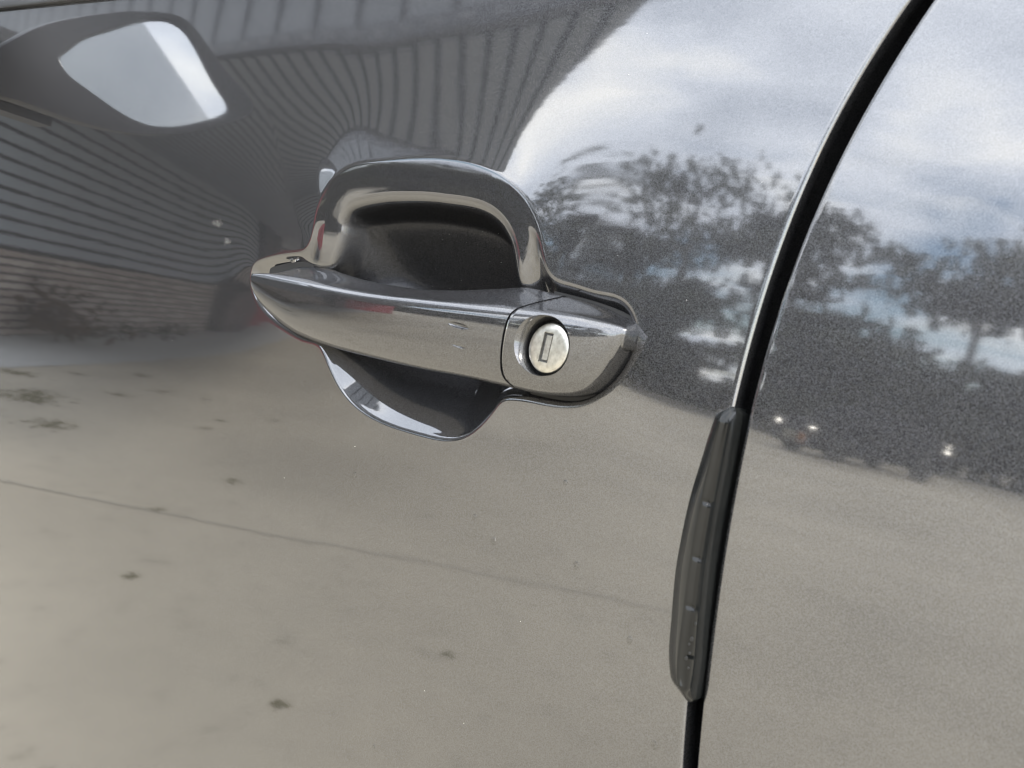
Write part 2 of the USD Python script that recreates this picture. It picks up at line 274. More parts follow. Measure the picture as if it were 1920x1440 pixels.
# black jamb at the bottom of the gap
zj = np.linspace(-0.6, 0.2, 160); ZJ = zj[:, None] * np.ones(2); XJ = np.stack([gL(zj) - 0.03, gR(zj) + 0.03], 1)
v, f = grid_mesh(XJ, np.full(XJ.shape, 0.0152) - h_base(XJ, ZJ), ZJ)
obj('door_jamb', (v, f), M_JAMB, car, True)
zj2 = np.linspace(-0.6, 0.2, 160); ring = []
for k in range(12):
    a = 2 * math.pi * k / 12; ring.append((0.0030 * math.cos(a), 0.0030 * math.sin(a)))
xc = gR(zj2) + 0.0005
SV = np.array([[(x + a, 0.0115 + b, z) for a, b in ring + ring[:1]] for x, z in zip(xc, zj2)])
v, f = grid_mesh(SV[..., 0], SV[..., 1], SV[..., 2]); obj('gap_seal', (v, f), M_BLACK, car, True)

# belt line trim and window
bx = np.linspace(-1.15, 0.11, 90)
def strip(x, prof):
    P = np.array([[(xx, -(h_base(xx, belt(xx)) + h), belt(xx) + z) for z, h in prof] for xx in x]); return grid_mesh(P[..., 0], P[..., 1], P[..., 2])
v, f = strip(bx, [(0.0, -0.004), (0.0, 0.0032), (0.0012, 0.0045), (0.006, 0.0052), (0.012, 0.0045), (0.016, 0.002), (0.019, -0.004)])
obj('belt_trim', (v, f), M_TRIM, car, 40)
gx = np.linspace(-0.75, 0.6, 30); P = np.array([[(x, 0.004 + 0.30 * t * 0.42 - h_base(x, 0.2), belt(min(x, .11)) + 0.008 + 0.30 * t) for t in np.linspace(0, 1, 12)] for x in gx])
v, f = grid_mesh(P[..., 0], P[..., 1], P[..., 2]); obj('side_window', (v, f), M_WINDOW, car, True)

# ------------------------------------------------------------------ handle
hfn = PchipInterpolator(np.array([-203, -199, -188, -165, -120, -60, 0, 20, 30, 34.5]) * MM, np.array([5.5, 6.6, 8.4, 10.6, 15, 18, 17, 13.6, 10.0, 7.0]) * MM)
HT = np.array([(-185.2,6.6),(-183.0,7.6),(-178.0,9.0),(-164.4,12.0),(-150,13.2),(-138,13.2),(-124,12.2),(-110.0,11.2),(-93.2,10.8),(-69.5,11.3),(-49.9,13.2),(-26.8,16.8),(-11.5,19.2),(-2.8,18.9),(12.5,17.9),(26.5,15.8),(31.0,14.3),(33.3,12.8),(34.4,11.2)]) * MM
HC = np.array([(-185.2,2.2),(-175.6,2.2),(-147.9,2.4),(-100.8,2.7),(-54.5,4.6),(-29.7,6.2),(-5.7,7.8),(15.3,9.2),(30.0,10.2),(34.4,10.4)]) * MM
HB = np.array([(-185.2,-7.6),(-183.6,-9.6),(-179.0,-12.0),(-160.8,-16.3),(-135.1,-20.0),(-109.9,-20.8),(-76.1,-20.0),(-47.9,-18.9),(-24.1,-17.3),(-6.4,-16.5),(6.9,-15.9),(17.5,-14.2),(23.8,-11.6),(28.4,-6.8),(31.6,-0.5),(33.5,5.5),(34.4,9.6)]) * MM
fT, fC, fB = PchipInterpolator(*HT.T), PchipInterpolator(*HC.T), PchipInterpolator(*HB.T)
def section(x):
    zt, zc, zb, hf = float(fT(x)), float(fC(x)), float(fB(x)), float(hfn(x))
    w = max(zc - zb, 1e-4); tt = max(zt - zc, 2e-4); s = min(1, w / 0.012)
    hb_foot, hb_grip = -0.004, hf - 0.0165
    k = sstep(-0.163, -0.148, x) * sstep(-0.006, -0.016, x); hb = (1 - k) * hb_foot + k * hb_grip
    dep = min(0.0150 * min(1, tt / 0.006), hf - hb - 0.0012)
    P = [(zt - tt * 0.6, hb), (zt - tt * 0.10, hb + 0.0004), (zt, hf - dep), (zt - tt * 0.07, hf - dep * 0.86), (zc + tt * 0.46, hf - dep * 0.40), (zc + min(0.0024, tt * 0.3), hf - dep * 0.115),
         (zc + 0.0004 * s, hf - 0.0003 * s), (zc - 0.0022 * s, hf), (zc - 0.30 * w, hf - 0.0002 * s), (zc - 0.55 * w, hf - 0.0008 * s), (zc - 0.78 * w, hf - 0.0022 * s), (zb + 0.075 * w, hf - 0.0040 * s), (zb, hf - 0.0065 * s),
         (zb + 0.0006 * s, hb + 0.0015), (zb + 0.20 * w, hb)]
    P = np.array(P)
    for _ in range(3):
        Q = np.roll(P, -1, 0); P = np.stack([0.75 * P + 0.25 * Q, 0.25 * P + 0.75 * Q], 1).reshape(-1, 2)
    return np.stack([x + (hf - P[:, 1]) * 0.95 * sstep(-0.152, -0.186, x), -P[:, 1], P[:, 0]], 1)
def loft(secs):
    n, k = len(secs), len(secs[0]); v = np.vstack(list(secs) + [secs[0].mean(0)[None], secs[-1].mean(0)[None]]); F = []
    for i in range(n - 1):
        a = i * k + np.arange(k); b = i * k + (np.arange(k) + 1) % k
        F += [np.stack([a, b, b + k], 1), np.stack([a, b + k, a + k], 1)]
    j = np.arange(k); F += [np.stack([np.full(k, n * k), (j + 1) % k, j], 1), np.stack([np.full(k, n * k + 1), (n - 1) * k + j, (n - 1) * k + (j + 1) % k], 1)]
    t = trimesh.Trimesh(v, np.vstack(F), process=False)
    if t.volume < 0: t.invert()
    return t
tt_ = np.linspace(0, 1, 190); sx = np.r_[-0.1851 + 0.2183 * (0.5 - 0.5 * np.cos(math.pi * tt_)) ]
def pillow(S, dx):
    c = S.mean(0); return [c + (S - c) * np.array([1, k, k]) + np.array([d_ * dx, 0, 0]) for k, d_ in ((.97, .22), (.90, .48), (.78, .72), (.55, .92), (.2, 1.0))]
secs_h = [section(x) for x in sx]
full = mani(loft(pillow(secs_h[0], -0.0022)[::-1] + secs_h + pillow(secs_h[-1], 0.0012)))
HS = np.array([(6.2,24),(4.1,18.3),(-0.4,14.4),(-3.3,11.8),(-5.6,7.8),(-6.2,3.5),(-6.1,-0.4),(-5.7,-8.9),(-4.6,-13.0),(-2.2,-15.0),(2.5,-17.2),(6,-24)]) * MM
tk, _ = splprep(HS.T, s=1e-7); hs = np.array(splev(np.linspace(0, 1, 80), tk)).T
def slab(left, right):  # polygon in (x,z), extruded along y from -0.05 to 0.05
    poly = np.vstack([left, right[::-1]])
    cs = m3.CrossSection([poly], m3.FillRule.NonZero); return m3.Manifold.extrude(cs, 0.1).rotate([90, 0, 0]).translate([0, 0.05, 0])
gw = 0.00045
cut_r = slab(hs + [-gw, 0], np.c_[np.full(80, 0.2), hs[:, 1]]); cut_l = slab(np.c_[np.full(80, -0.4), hs[:, 1]], hs + [gw, 0])
grip, cap = full - cut_r, full - cut_l
def ellipsoid(c, r, rot=0):
    e_ = m3.Manifold.sphere(1.0, 64).scale(r).rotate([0, rot, 0]).translate(c); return e_
for x, z in ((-0.0272, 0.0004), (-0.0252, -0.0066)):
    hy = float(hfn(x)); w_ = float(fC(x) - fB(x)); hz = hy - (0.0001 if z > 0 else 0.0004)
    grip = grip - ellipsoid([x, -hz - 0.0012, z], [0.0066, 0.0020, 0.00125], 1.5)
# lock hole
LX, LZ, LH = 0.0099, -0.0002, float(hfn(0.0099))
def ycyl(r0, r1, y0, y1, n=96):
    return m3.Manifold.cylinder(y1 - y0, r0, r1, n).rotate([-90, 0, 0]).translate([LX, y0, LZ])   # r0 at y0
cap = cap - ycyl(0.0092, 0.0092, -LH - 0.004, -LH + 0.006) - ycyl(0.0118, 0.0092, -LH - 0.0020, -LH + 0.0026)
handle = obj('door_handle', tm(grip), M_HANDLE, car, 32)
obj('end_cap', tm(cap), M_HANDLE, handle, 32)
prof = np.array([(0.0, 0.0), (0.0062, 0.00006), (0.0074, 0.00025), (0.0080, 0.0006), (0.0083, 0.0013), (0.0083, 0.005), (0.0, 0.005)])
cyl = trimesh.creation.revolve(prof, sections=96)
T = np.eye(4); T[:3, :3] = np.array([[1, 0, 0], [0, 0, 1], [0, -1, 0]]).T @ np.eye(3)
T = trimesh.transformations.rotation_matrix(-math.pi / 2, [1, 0, 0]); cyl.apply_transform(T)
YL = -LH + 0.0021
cyl.apply_translation([LX + 0.0006, YL, LZ]); cyl.fix_normals()
def ybox(cx, cz, wx, wz, y0, y1): return m3.Manifold.cube([wx, y1 - y0, wz]).translate([cx - wx / 2, y0, cz - wz / 2])
sxx, szz = LX + 0.0000, LZ
lockm = mani(cyl) - (ybox(sxx, szz, 0.0038, 0.0098, YL - 0.001, YL + 0.0010) - ybox(sxx + 0.0004, szz, 0.0001, 0.0001, YL - 0.001, YL + 0.002))
obj('lock_cylinder', tm(lockm), M_LOCK, handle, 30, label='round nickel lock barrel')
obj('slot_floor', tm(ybox(sxx, szz, 0.0036, 0.0096, YL + 0.00085, YL + 0.00095)), M_DARK, handle)
obj('key_slot', tm(ybox(sxx + 0.00030, szz, 0.0022, 0.0080, YL + 0.00030, YL + 0.00084)), M_SHUT, handle, False, label='narrow key slot cover in the lock barrel')
obj('lock_surround', tm(m3.Manifold.cylinder(0.0005, 0.0091, 0.0091, 64).rotate([-90, 0, 0]).translate([LX, -LH + 0.0052, LZ])), M_JAMB, handle)
def outline(x0, x1, grow, n=60):
    x = np.linspace(x0, x1, n); up = np.stack([x, fT(x) + grow], 1); dn = np.stack([x, fB(x) - grow], 1); return np.vstack([dn, up[::-1]])
def gasket(x0, x1, grow, hb, hf_):
    from shapely.geometry import Polygon
    pg = Polygon(outline(x0, x1, 0)).buffer(grow); g = trimesh.creation.extrude_polygon(pg, hf_ - hb, engine='earcut')
    g.vertices = np.stack([g.vertices[:, 0], -(hb + g.vertices[:, 2]), g.vertices[:, 1]], 1); g.fix_normals(); return g
obj('cap_gasket', gasket(-0.003, 0.0342, 0.0007, -0.006, -0.0006), M_BLACK, handle)
obj('pivot_gasket', gasket(-0.1845, -0.150, 0.0012, -0.006, -0.0008), M_BLACK, handle)
bead = trimesh.creation.icosphere(3, 0.0013); bead.vertices *= [1.3, 1, 0.8]; bead.apply_translation([-0.1645, -0.001, 0.0135])
obj('water_bead', bead, plain('water', (1, 1, 1), 0.0, transmission_weight=1.0, ior=1.33), handle, True)

# ------------------------------------------------------------------ edge guard
def crv(P): 
    P = np.array(P) * MM; t = np.linspace(0, 1, len(P)); return lambda s: np.stack([PchipInterpolator(t, P[:, 0])(s), PchipInterpolator(t, P[:, 1])(s)], 1)
GL = [(69.6,-5.0),(66.6,-8.1),(65.4,-21.6),(64.8,-34.6),(65.5,-50.5),(68.0,-67.3),(72.5,-85.0),(77.6,-88.4)]
GM = [(70.5,-4.8),(69.6,-9.5),(69.9,-21.7),(70.4,-33.6),(71.4,-48.6),(73.2,-64.5),(75.6,-81.0),(78.9,-88.4)]
GR = [(71.4,-4.6),(73.2,-6.8),(73.9,-18.0),(74.6,-31.0),(76.0,-47.5),(78.2,-64.0),(81.0,-83.0),(80.6,-88.0)]
zg = np.r_[np.linspace(-4.6, -9, 40, endpoint=False), np.linspace(-9, -84, 380, endpoint=False), np.linspace(-84, -88.4, 40)] * MM
def gx_of(P): P = np.array(P) * MM; o_ = np.argsort(P[:, 1]); return np.stack([PchipInterpolator(P[o_, 1], P[o_, 0])(zg), zg], 1)
a_ = gx_of([(70.6,-4.6),(66.5,-8.1),(65.4,-21.6),(64.8,-34.6),(65.5,-50.5),(68.0,-67.3),(72.4,-84.6),(78.0,-88.4)])
b_ = gx_of([(71.0,-4.6),(69.6,-9.5),(69.9,-21.7),(70.4,-33.6),(71.4,-48.6),(73.2,-64.5),(75.6,-81.0),(79.0,-88.4)])
c_ = gx_of([(71.6,-4.6),(73.0,-6.6),(73.9,-18.0),(74.6,-31.0),(76.0,-47.5),(78.2,-64.0),(81.0,-83.0),(81.2,-86.8),(80.0,-88.4)])
s = (zg[0] - zg) / (zg[0] - zg[-1])
tap = sstep(0, 0.06, s) * sstep(0, 0.05, 1 - s); top_h = 0.0013 + 0.0031 * tap
notch = sum(np.exp(-((s - q) / 0.0075) ** 2) for q in (0.335, 0.525, 0.690))
secs = []
for i in range(len(s)):
    L_, Mx, R_ = a_[i], b_[i], c_[i]; hb0 = float(h_base(Mx[0], Mx[1])); n_ = notch[i]
    def pt(p, h): return (p[0], -(hb0 + h), p[1])
    lip = 0.0006 + 0.0003 * tap[i]; th = top_h[i]
    mid = lambda u, p, q: p + (q - p) * u
    pts = [pt(L_, 0.0002), pt(L_, lip), pt(mid(.5, L_, Mx), lip + (th - lip) * .60), pt(mid(.88, L_, Mx), lip + (th - lip) * .93), pt(Mx, th), pt(mid(.12, Mx, R_), th - .0004 * tap[i] - .0003 * n_ * tap[i]), pt(mid(.30, Mx, R_), th - .0010 * tap[i] - .0006 * n_ * tap[i]), pt(mid(.55, Mx, R_), th - .0011 * tap[i] - .0002 * n_ * tap[i]), pt(mid(.80, Mx, R_), th - .0006 * tap[i]),
           pt(mid(.93, Mx, R_), th), pt(R_, th - .0009), pt(R_ + [0.0003, 0], 0.0), pt(R_ + [0.0, 0], -0.006), pt(R_ - [0.0012, 0], -0.006), pt(R_ - [0.0012, 0], 0.0002)]
    secs.append(np.array(pts))
guard = loft(secs)
guard_o = obj('edge_guard', guard, M_GUARD, car, 21, label='black plastic door edge guard clipped over the rear edge of the door')
drops = []
for gz, gx_, r in ((-0.0705, 0.0772, .00055), (-0.0722, 0.0768, .0003), (-0.0745, 0.0776, .00038), (-0.0762, 0.0770, .0005), (-0.0785, 0.0783, .0003), (-0.0660, 0.0772, .0004)):
    i = int(np.argmin(abs(c_[:, 1] - gz))); d_ = m3.Manifold.sphere(1.0, 24).scale([r, 0.00012, r * 1.15]).translate([gx_, -(float(h_base(gx_, gz)) + top_h[i] - 0.00015), gz])
    obj('dried_drop', tm(d_), M_TRIM, guard_o, True)
# dried water spots on the door paint
M_SPOT = paint('water_spot', (0.055, 0.053, 0.05), rough=0.5, coat=0.75)
for x, z in np.array([(-85.7,-70.3),(-15.1,-65.6),(-4.0,-70.8),(20.1,-42.2),(31.7,-66.3),(56.4,-80.6),(-38.9,-165.9),(72.0,-105.7)]) * MM:
    r = random.uniform(0.0010, 0.0016); d_ = m3.Manifold.sphere(1.0, 24).scale([r * .8, 0.00012, r]).translate([x, -float(h_door(np.array([x]), np.array([z]))[0]) - 0.00002, z])
    obj('dried_spot', tm(d_), M_SPOT, door, True)

# dust on the paint
dm = []
M_DUST = plain('dust', (0.75, 0.74, 0.70), 0.9)
def speck(x, z, r, h=0.0):
    b = trimesh.creation.icosphere(1, r); b.vertices *= [random.uniform(.7, 1.5), .5, random.uniform(.7, 1.3)]
    b.apply_translation([x, -float(h_door(np.array([x]), np.array([z]))[0]) - h, z]); dm.append(b)
for _ in range(34):
    x, z = random.uniform(-0.30, 0.065), random.uniform(-0.17, 0.11)
    if signed(np.array([x]), np.array([z]))[0] < -0.002: speck(x, z, random.uniform(.00005, .00013))
for cx_, cz_ in ((-0.2470, 0.026), (-0.232, 0.017)):
    for _ in range(26): speck(cx_ + random.gauss(0, .0022), cz_ + random.gauss(0, .0012), random.uniform(.00006, .00016))
for _ in range(26):
    x, z = random.uniform(-0.13, -0.03), random.uniform(0.012, 0.046); speck(x, z, random.uniform(.00005, .00010))
obj('dust', cat(dm), M_DUST, door, kind='stuff')

# ------------------------------------------------------------------ wing mirror (seen reflected in the door)
GLS = np.array([(-58,182),(-62,191),(-74,209),(-90,224),(-107,238),(-125,251),(-138,257),(-151,257),(-161,251),(-173,238),(-186,219),(-199,203),(-208,191),(-212,185),(-207,177),(-191,164),(-172,152),(-154,143),(-140,141),(-125,143),(-105,150),(-86,158),(-71,166),(-61,174)]) * MM
HSG = np.array([(1,156),(-13,178),(-35,204),(-59,224),(-92,244),(-133,263),(-152,266),(-167,261),(-182,245),(-203,226),(-221,212),(-235,198),(-232,188),(-221,177),(-202,162),(-178,145),(-155,134),(-127,126),(-99,123),(-72,122),(-45,124),(-20,125),(-3,125)]) * MM
def resample(P, n):
    tk, _ = splprep(np.vstack([P, P[:1]]).T, s=4e-6, per=True); return np.array(splev(np.linspace(0, 1, n, endpoint=False), tk)).T
XM = -0.73; N_ = 120
yaw, pit = math.radians(25), math.radians(5)
nrm = np.array([math.cos(pit) * math.cos(yaw), math.cos(pit) * math.sin(yaw), math.sin(pit)])
gc = GLS.mean(0); gp = np.array([-0.150, 0.190])
def mp(P, off):  # (y,z) points onto the tilted glass plane, offset along x
    P = np.asarray(P); return np.stack([XM + off - (nrm[1] * (P[:, 0] - gp[0]) + nrm[2] * (P[:, 1] - gp[1])) / nrm[0], P[:, 0], P[:, 1]], 1)
hs_r, gl_r = resample(HSG, N_), resample(GLS, N_)
cen = hs_r.mean(0)
th_ = np.linspace(-math.pi, math.pi, N_, endpoint=False)
def polar(P, c):
    D = resample(P, 1500); a = np.arctan2(D[:, 1] - c[1], D[:, 0] - c[0]); o_ = np.argsort(a); a, D = a[o_], D[o_]
    rad = np.linalg.norm(D - c, axis=1); r_ = np.interp(th_, np.r_[a - 2 * math.pi, a, a + 2 * math.pi], np.r_[rad, rad, rad]); return c + r_[:, None] * np.stack([np.cos(th_), np.sin(th_)], 1)
gm, hs_r = polar(GLS, gc), polar(HSG, gc)
rings = [mp(gm, -0.006), mp(gm * 1.0, 0.001), mp(gc + (gm - gc) * 1.03, 0.004), mp(hs_r * .96 + gm * .04, 0.004), mp(hs_r, -0.001)]
for sc, off in ((1.01, -0.012), (0.97, -0.04), (0.85, -0.07), (0.6, -0.092), (0.25, -0.10)): rings.append(mp(cen + (hs_r - cen) * sc, off))
hm = loft(rings); mir = obj('wing_mirror', hm, M_HOUSING, car, 40)
tri = trimesh.creation.triangulate_polygon(_Poly(GLS).buffer(0.001), engine='earcut')
obj('mirror_glass', (mp(resample(GLS * 1.0, 200), -0.003)[:, :], np.array([(i, (i + 1) % 200, 200) for i in range(200)])) if False else (np.vstack([mp(gm, -0.003), mp(gc[None], -0.003)]), np.array([(i, (i + 1) % N_, N_) for i in range(N_)])), M_MIRROR, mir, False)
obj('mirror_arm', box(-0.88, -0.83, -0.08, 0.004, 0.118, 0.165), M_HOUSING, mir)

# ------------------------------------------------------------------ ground
GZ = -1.0
def sheet(poly, z): 
    from shapely.geometry import Polygon
    v, f = trimesh.creation.triangulate_polygon(Polygon(poly), engine='earcut'); return trimesh.Trimesh(np.c_[v, np.full(len(v), z)], f, process=False)
ground = obj('ground', sheet([(-300, -300), (300, -300), (300, 300), (-300, 300)], GZ), M_CONC, label='pale beige concrete yard reflected in the lower door', cat='ground', kind='structure')
obj('apron', sheet([(-6.3, -0.6), (-6.11, -1.61), (-7.33, -3.04), (-10.65, -6.47), (-15.5, -11.5), (-17, -10.5), (-12.9, -6.72), (-7.97, -2.09), (-6.6, -0.6)], GZ + 0.004), M_ASPH, label='grey asphalt strip along the foot of the brick wall', cat='pavement', kind='structure')
jd = np.array([1.82, -1.98]); jd /= np.linalg.norm(jd); jn = np.array([-jd[1], jd[0]]); jp = np.array([-3.23, -0.85])
ts = np.linspace(-1.2, 2.9, 40); wob = np.array([0.010 * math.sin(1.7 * t) + 0.003 * math.sin(7 * t) for t in ts])
pl = [jp + jd * t + jn * (w + 0.005) for t, w in zip(ts, wob)]; pr = [jp + jd * t + jn * (w - 0.005) for t, w in zip(ts, wob)]
obj('slab_joint', sheet(pl + pr[::-1], GZ + 0.004), M_JOINT, ground)
ms = []
for x, y, r in ((-5.1,-1.51,.24),(-5.25,-1.55,.2),(-4.95,-1.45,.15),(-4.29,-1.34,.12),(-4.4,-1.4,.10),(-5.48,-2.16,.12),(-6.51,-2.76,.12),(-5.8,-2.63,.09),(-6.2,-2.14,.08),(-3.28,-1.87,.06),(-2.85,-1.31,.03),(-2.18,-.93,.028),(-1.32,-.95,.035),(-1.37,-1.59,.025),(-4.51,-2.34,.05),(-4.81,-2.61,.05),(-5.95,-1.66,.2),(-5.6,-2.9,.05),(-4.9,-3.1,.04)):
    for _ in range(int(14 + r * 420)):
        a = random.uniform(0, 6.28); q = r * abs(random.gauss(0, .55)); k_ = random.uniform(.004, .016) * (0.6 + r * 2)
        b = trimesh.creation.icosphere(0, 1.0); b.vertices *= [k_, k_, k_ * .5]
        b.apply_translation([x + q * math.cos(a) * .8, y + q * math.sin(a), GZ + 0.001]); ms.append(b)
obj('moss', cat(ms), M_MOSS, label='olive moss tufts growing on the concrete near the wall', cat='moss', kind='stuff')

# ------------------------------------------------------------------ building with brick plinth and cladding (reflected)
A, B = np.array([-7.25, -1.41]), np.array([-12.4, -6.25]); wd = (B - A) / np.linalg.norm(B - A); wn = np.array([wd[1], -wd[0]])
if np.dot(wn, -A) < 0: wn = -wn   # towards the car
WL = np.linalg.norm(B - A); BH = 0.80; CZ = 1.30
wall = thing('building', 'low building with brick plinth under grey horizontal cladding, mirrored left of the handle', 'building', (A[0], A[1], GZ))
brick_wall = obj('brick_wall', obox((A + B) / 2 - wn * 0.12, wd, wn, WL, 0.20, GZ, GZ + BH), M_MORTAR, wall)
ncourse, bl, jt = 11, 0.245, 0.024; ch = BH / ncourse
for c in range(ncourse):
    x = -(0.5 * bl if c % 2 else 0)
    while x < WL - 0.02:
        x0, x1 = max(x, 0), min(x + bl - jt, WL); x += bl
        if x1 - x0 < 0.03: continue
        pr_ = 0.006 + random.uniform(0, 0.006)
        b = obox(A + wd * (x0 + x1) / 2 + wn * (-0.02 + pr_ / 2), wd, wn, x1 - x0, pr_ , GZ + c * ch + jt / 2, GZ + (c + 1) * ch - jt / 2)
        obj('brick', b, random.choices(M_BRICK, [3, 2, 2])[0], brick_wall)
clad = obj('cladding_backing', obox((A + B) / 2 - wn * 0.12, wd, wn, WL, 0.16, GZ + BH, CZ), M_GROOVE, wall)
nb = 12; bp_ = (CZ - GZ - BH) / nb
for i in range(nb):
    z0, z1 = GZ + BH + i * bp_ + 0.034, GZ + BH + (i + 1) * bp_
    obj('cladding_board', obox((A + B) / 2 - wn * 0.028, wd, wn, WL, 0.024, z0, z1), M_CLAD, clad)
0 and obj('downpipe', trimesh.creation.cylinder(0.05, CZ - GZ, sections=16, transform=trimesh.transformations.translation_matrix([*(A + wd * 2.2 + wn * .07), (CZ + GZ) / 2])), M_DARK, wall, 40)
pier_c = B + wd * 0.75
obj('dark_pier', obox(pier_c - wn * .05, wd, wn, 1.5, 0.5, GZ, CZ), M_DARK, wall)
rs = B + wd * 1.9
gate = thing('red_gate', 'dull red sheet gate standing past the end of the brick wall', 'gate', (*rs, GZ))
gd = np.array([-0.16, -1.0]); gd /= np.linalg.norm(gd); gn = np.array([gd[1], -gd[0]])
for i in range(11): obj('gate_panel', obox(rs + gd * (0.18 + i * 0.37), gd, gn, 0.362, 0.03, GZ + 0.02, GZ + 1.95), M_RED, gate)
obj('gate_rail', obox(rs + gd * 2.03, gd, gn, 4.1, 0.05, GZ + 1.96, GZ + 2.03), M_DARK, gate)

# canopy: soffit boards + ribbed fascia
cp = thing('canopy', 'low canopy with grey slatted soffit and ribbed fascia mirrored above the handle', 'canopy', (-1.4, -1.93, CZ))
ra = math.radians(46.3); rd = np.array([-math.sin(ra), -math.cos(ra)]); rn = np.array([-rd[1], rd[0]])
ea = math.radians(54.5); ed = np.array([-math.sin(ea), -math.cos(ea)])
corner = np.array([-1.39, -1.93])
from shapely.geometry import Polygon, LineString
reg = Polygon([corner, corner + ed * 16.0, (-22, -11.0), (-11.5, -1.93), (-7.7, -1.93), (-7.0, -1.2), (-6.9, -1.93)])
pitch = 0.112
obj('soffit_backing', trimesh.Trimesh(*(lambda vf: (np.c_[vf[0], np.full(len(vf[0]), CZ + 0.0065)], vf[1]))(trimesh.creation.triangulate_polygon(reg, engine='earcut')), process=False), M_GROOVE, cp)
obj('roof_deck', (lambda t: (t.apply_translation([0, 0, CZ + 0.06]), t)[1])(trimesh.creation.extrude_polygon(reg, 0.10, engine='earcut')), M_DARK, cp)
o = corner; ks = np.arange(-110, 110)
sof = []
for k in ks:
    c0 = o + rn * (k * pitch)
    sl_ = Polygon([c0 - rd * 40, c0 + rd * 40, c0 + rd * 40 + rn * (pitch - 0.034), c0 - rd * 40 + rn * (pitch - 0.034)]).intersection(reg)
    if sl_.is_empty or sl_.area < 0.01: continue
    for pgn in getattr(sl_, 'geoms', [sl_]):
        t = trimesh.creation.extrude_polygon(pgn, 0.0035, engine='earcut'); t.apply_translation([0, 0, CZ + 0.002]); obj('soffit_board', t, M_CLAD, cp)
FH = 1.0
fas = obj('fascia_backing', box(-11.5, corner[0], -1.93 - 0.03, -1.93 - 0.012, CZ - 0.03, CZ + FH), M_GROOVE, cp)
x = corner[0]; 
while x > -11.4:
    obj('fascia_panel', box(x - 0.30, x, -1.93 - 0.012, -1.93 + 0.012, CZ + 0.05, CZ + FH), M_FASCIA, fas); x -= 0.36
obj('gutter', box(-11.5, corner[0], -1.93 - 0.012, -1.93 + 0.03, CZ - 0.03, CZ + 0.045), M_DARK, fas)
x = corner[0] - 0.1
while x > -11.4:
    obj('gutter_clip', box(x - 0.09, x, -1.93 + 0.03, -1.93 + 0.036, CZ - 0.008, CZ + 0.018), M_CLIP, fas); x -= 0.2

# ------------------------------------------------------------------ trees and hedge (reflected)
def quads(C, size, rng, flat=0.5):
    n = len(C); a = rng.normal(size=(n, 3)); a[:, 2] *= flat; a /= np.linalg.norm(a, axis=1, keepdims=True)
    b = np.cross(a, rng.normal(size=(n, 3))); b /= np.linalg.norm(b, axis=1, keepdims=True)
    s = size * rng.uniform(.6, 1.3, (n, 1)); a = a * s; b = b * s * .6
    v = np.stack([C - a, C + b, C + a, C - b], 1).reshape(-1, 3); i = np.arange(n) * 4
    return v, np.vstack([np.stack([i, i + 1, i + 2], 1), np.stack([i, i + 2, i + 3], 1)])
def limb(p, q, r0, r1, n=7):
    p, q = np.array(p, float), np.array(q, float); d = q - p; d /= np.linalg.norm(d); a = np.cross(d, [0.3, 0.9, 0.1]); a /= np.linalg.norm(a); b = np.cross(d, a); an = np.arange(n) * 2 * math.pi / n
    ring = np.outer(np.cos(an), a) + np.outer(np.sin(an), b); v = np.vstack([p + ring * r0, q + ring * r1]); i = np.arange(n); j = (i + 1) % n
    return trimesh.Trimesh(v, np.vstack([np.stack([i, j, j + n], 1), np.stack([i, j + n, i + n], 1)]), process=False)
CM = np.array([0.1653, 0.2079])
def at(az, d): a = math.radians(az); return CM + d * np.array([-math.sin(a), -math.cos(a)])
def tree(az, dist, w, z0, z1, nclump, per, leafsize, mat, label, seed, shape='round', group='trees along the far edge of the yard'):
    rng = np.random.default_rng(seed); c = at(az, dist); t = thing('tree', label, 'tree', (c[0], c[1], GZ), group=group)
    top = z1; tr = [limb((c[0], c[1], GZ), (c[0] + .2, c[1], z0 + .4 * (z1 - z0)), .22, .14), limb((c[0] + .2, c[1], z0 + .4 * (z1 - z0)), (c[0], c[1] + .1, z1 - .5), .14, .04)]
    Cs = []
    for k in range(nclump):
        u = rng.random(); zz = z0 + (z1 - z0) * u
        prof = math.sqrt(max(0.05, 1 - (2 * u - 1) ** 2)) if shape == 'round' else (1.0 - 0.75 * u)
        rr = w / 2 * prof * math.sqrt(rng.random()) ; an = rng.uniform(0, 2 * math.pi)
        p = np.array([c[0] + rr * math.cos(an), c[1] + rr * math.sin(an), zz + rng.normal() * .2])
        cs = rng.uniform(.45, 1.15) * w / 9
        Cs.append(p + rng.normal(size=(per, 3)) * np.array([cs * 1.5, cs * 1.5, cs * .22]))
        if k % 3 == 0: tr.append(limb((c[0] + .1, c[1], zz - .5 if zz - .5 > GZ else GZ), p, .05, .015, 5))
    obj('crown', quads(np.vstack(Cs), leafsize, rng), mat, t, kind='stuff'); obj('trunk', cat(tr), M_BARK, t, 60)
tree(30.0, 38, 11.5, 3.6, 9.9, 52, 60, .24, M_LEAF[1], 'tall airy tree with layered see-through branches mirrored between handle and gap', 1)
tree(36.0, 36, 3.4, 1.5, 7.2, 24, 60, .26, M_LEAF[0], 'narrow tree left of the airy tree, nearest the handle recess', 2)
tree(22.5, 40, 7.0, 5.6, 9.6, 26, 60, .30, M_LEAF[0], 'dense headed tree mirrored just right of the door gap at its top', 3)
tree(11.0, 35, 7.5, 5.2, 7.9, 26, 60, .30, M_LEAF[1], 'broad tree mirrored at the right edge of the rear panel', 4)
tree(31.6, 33, 5.4, -0.4, 4.1, 64, 90, .26, M_LEAF[0], 'dark bushy tree mirrored just right of the lock', 5)
tree(19.3, 31, 5.2, -0.4, 3.7, 56, 100, .26, M_LEAF[0], 'dark rounded tree above the parked car mirrored beside the gap', 6)
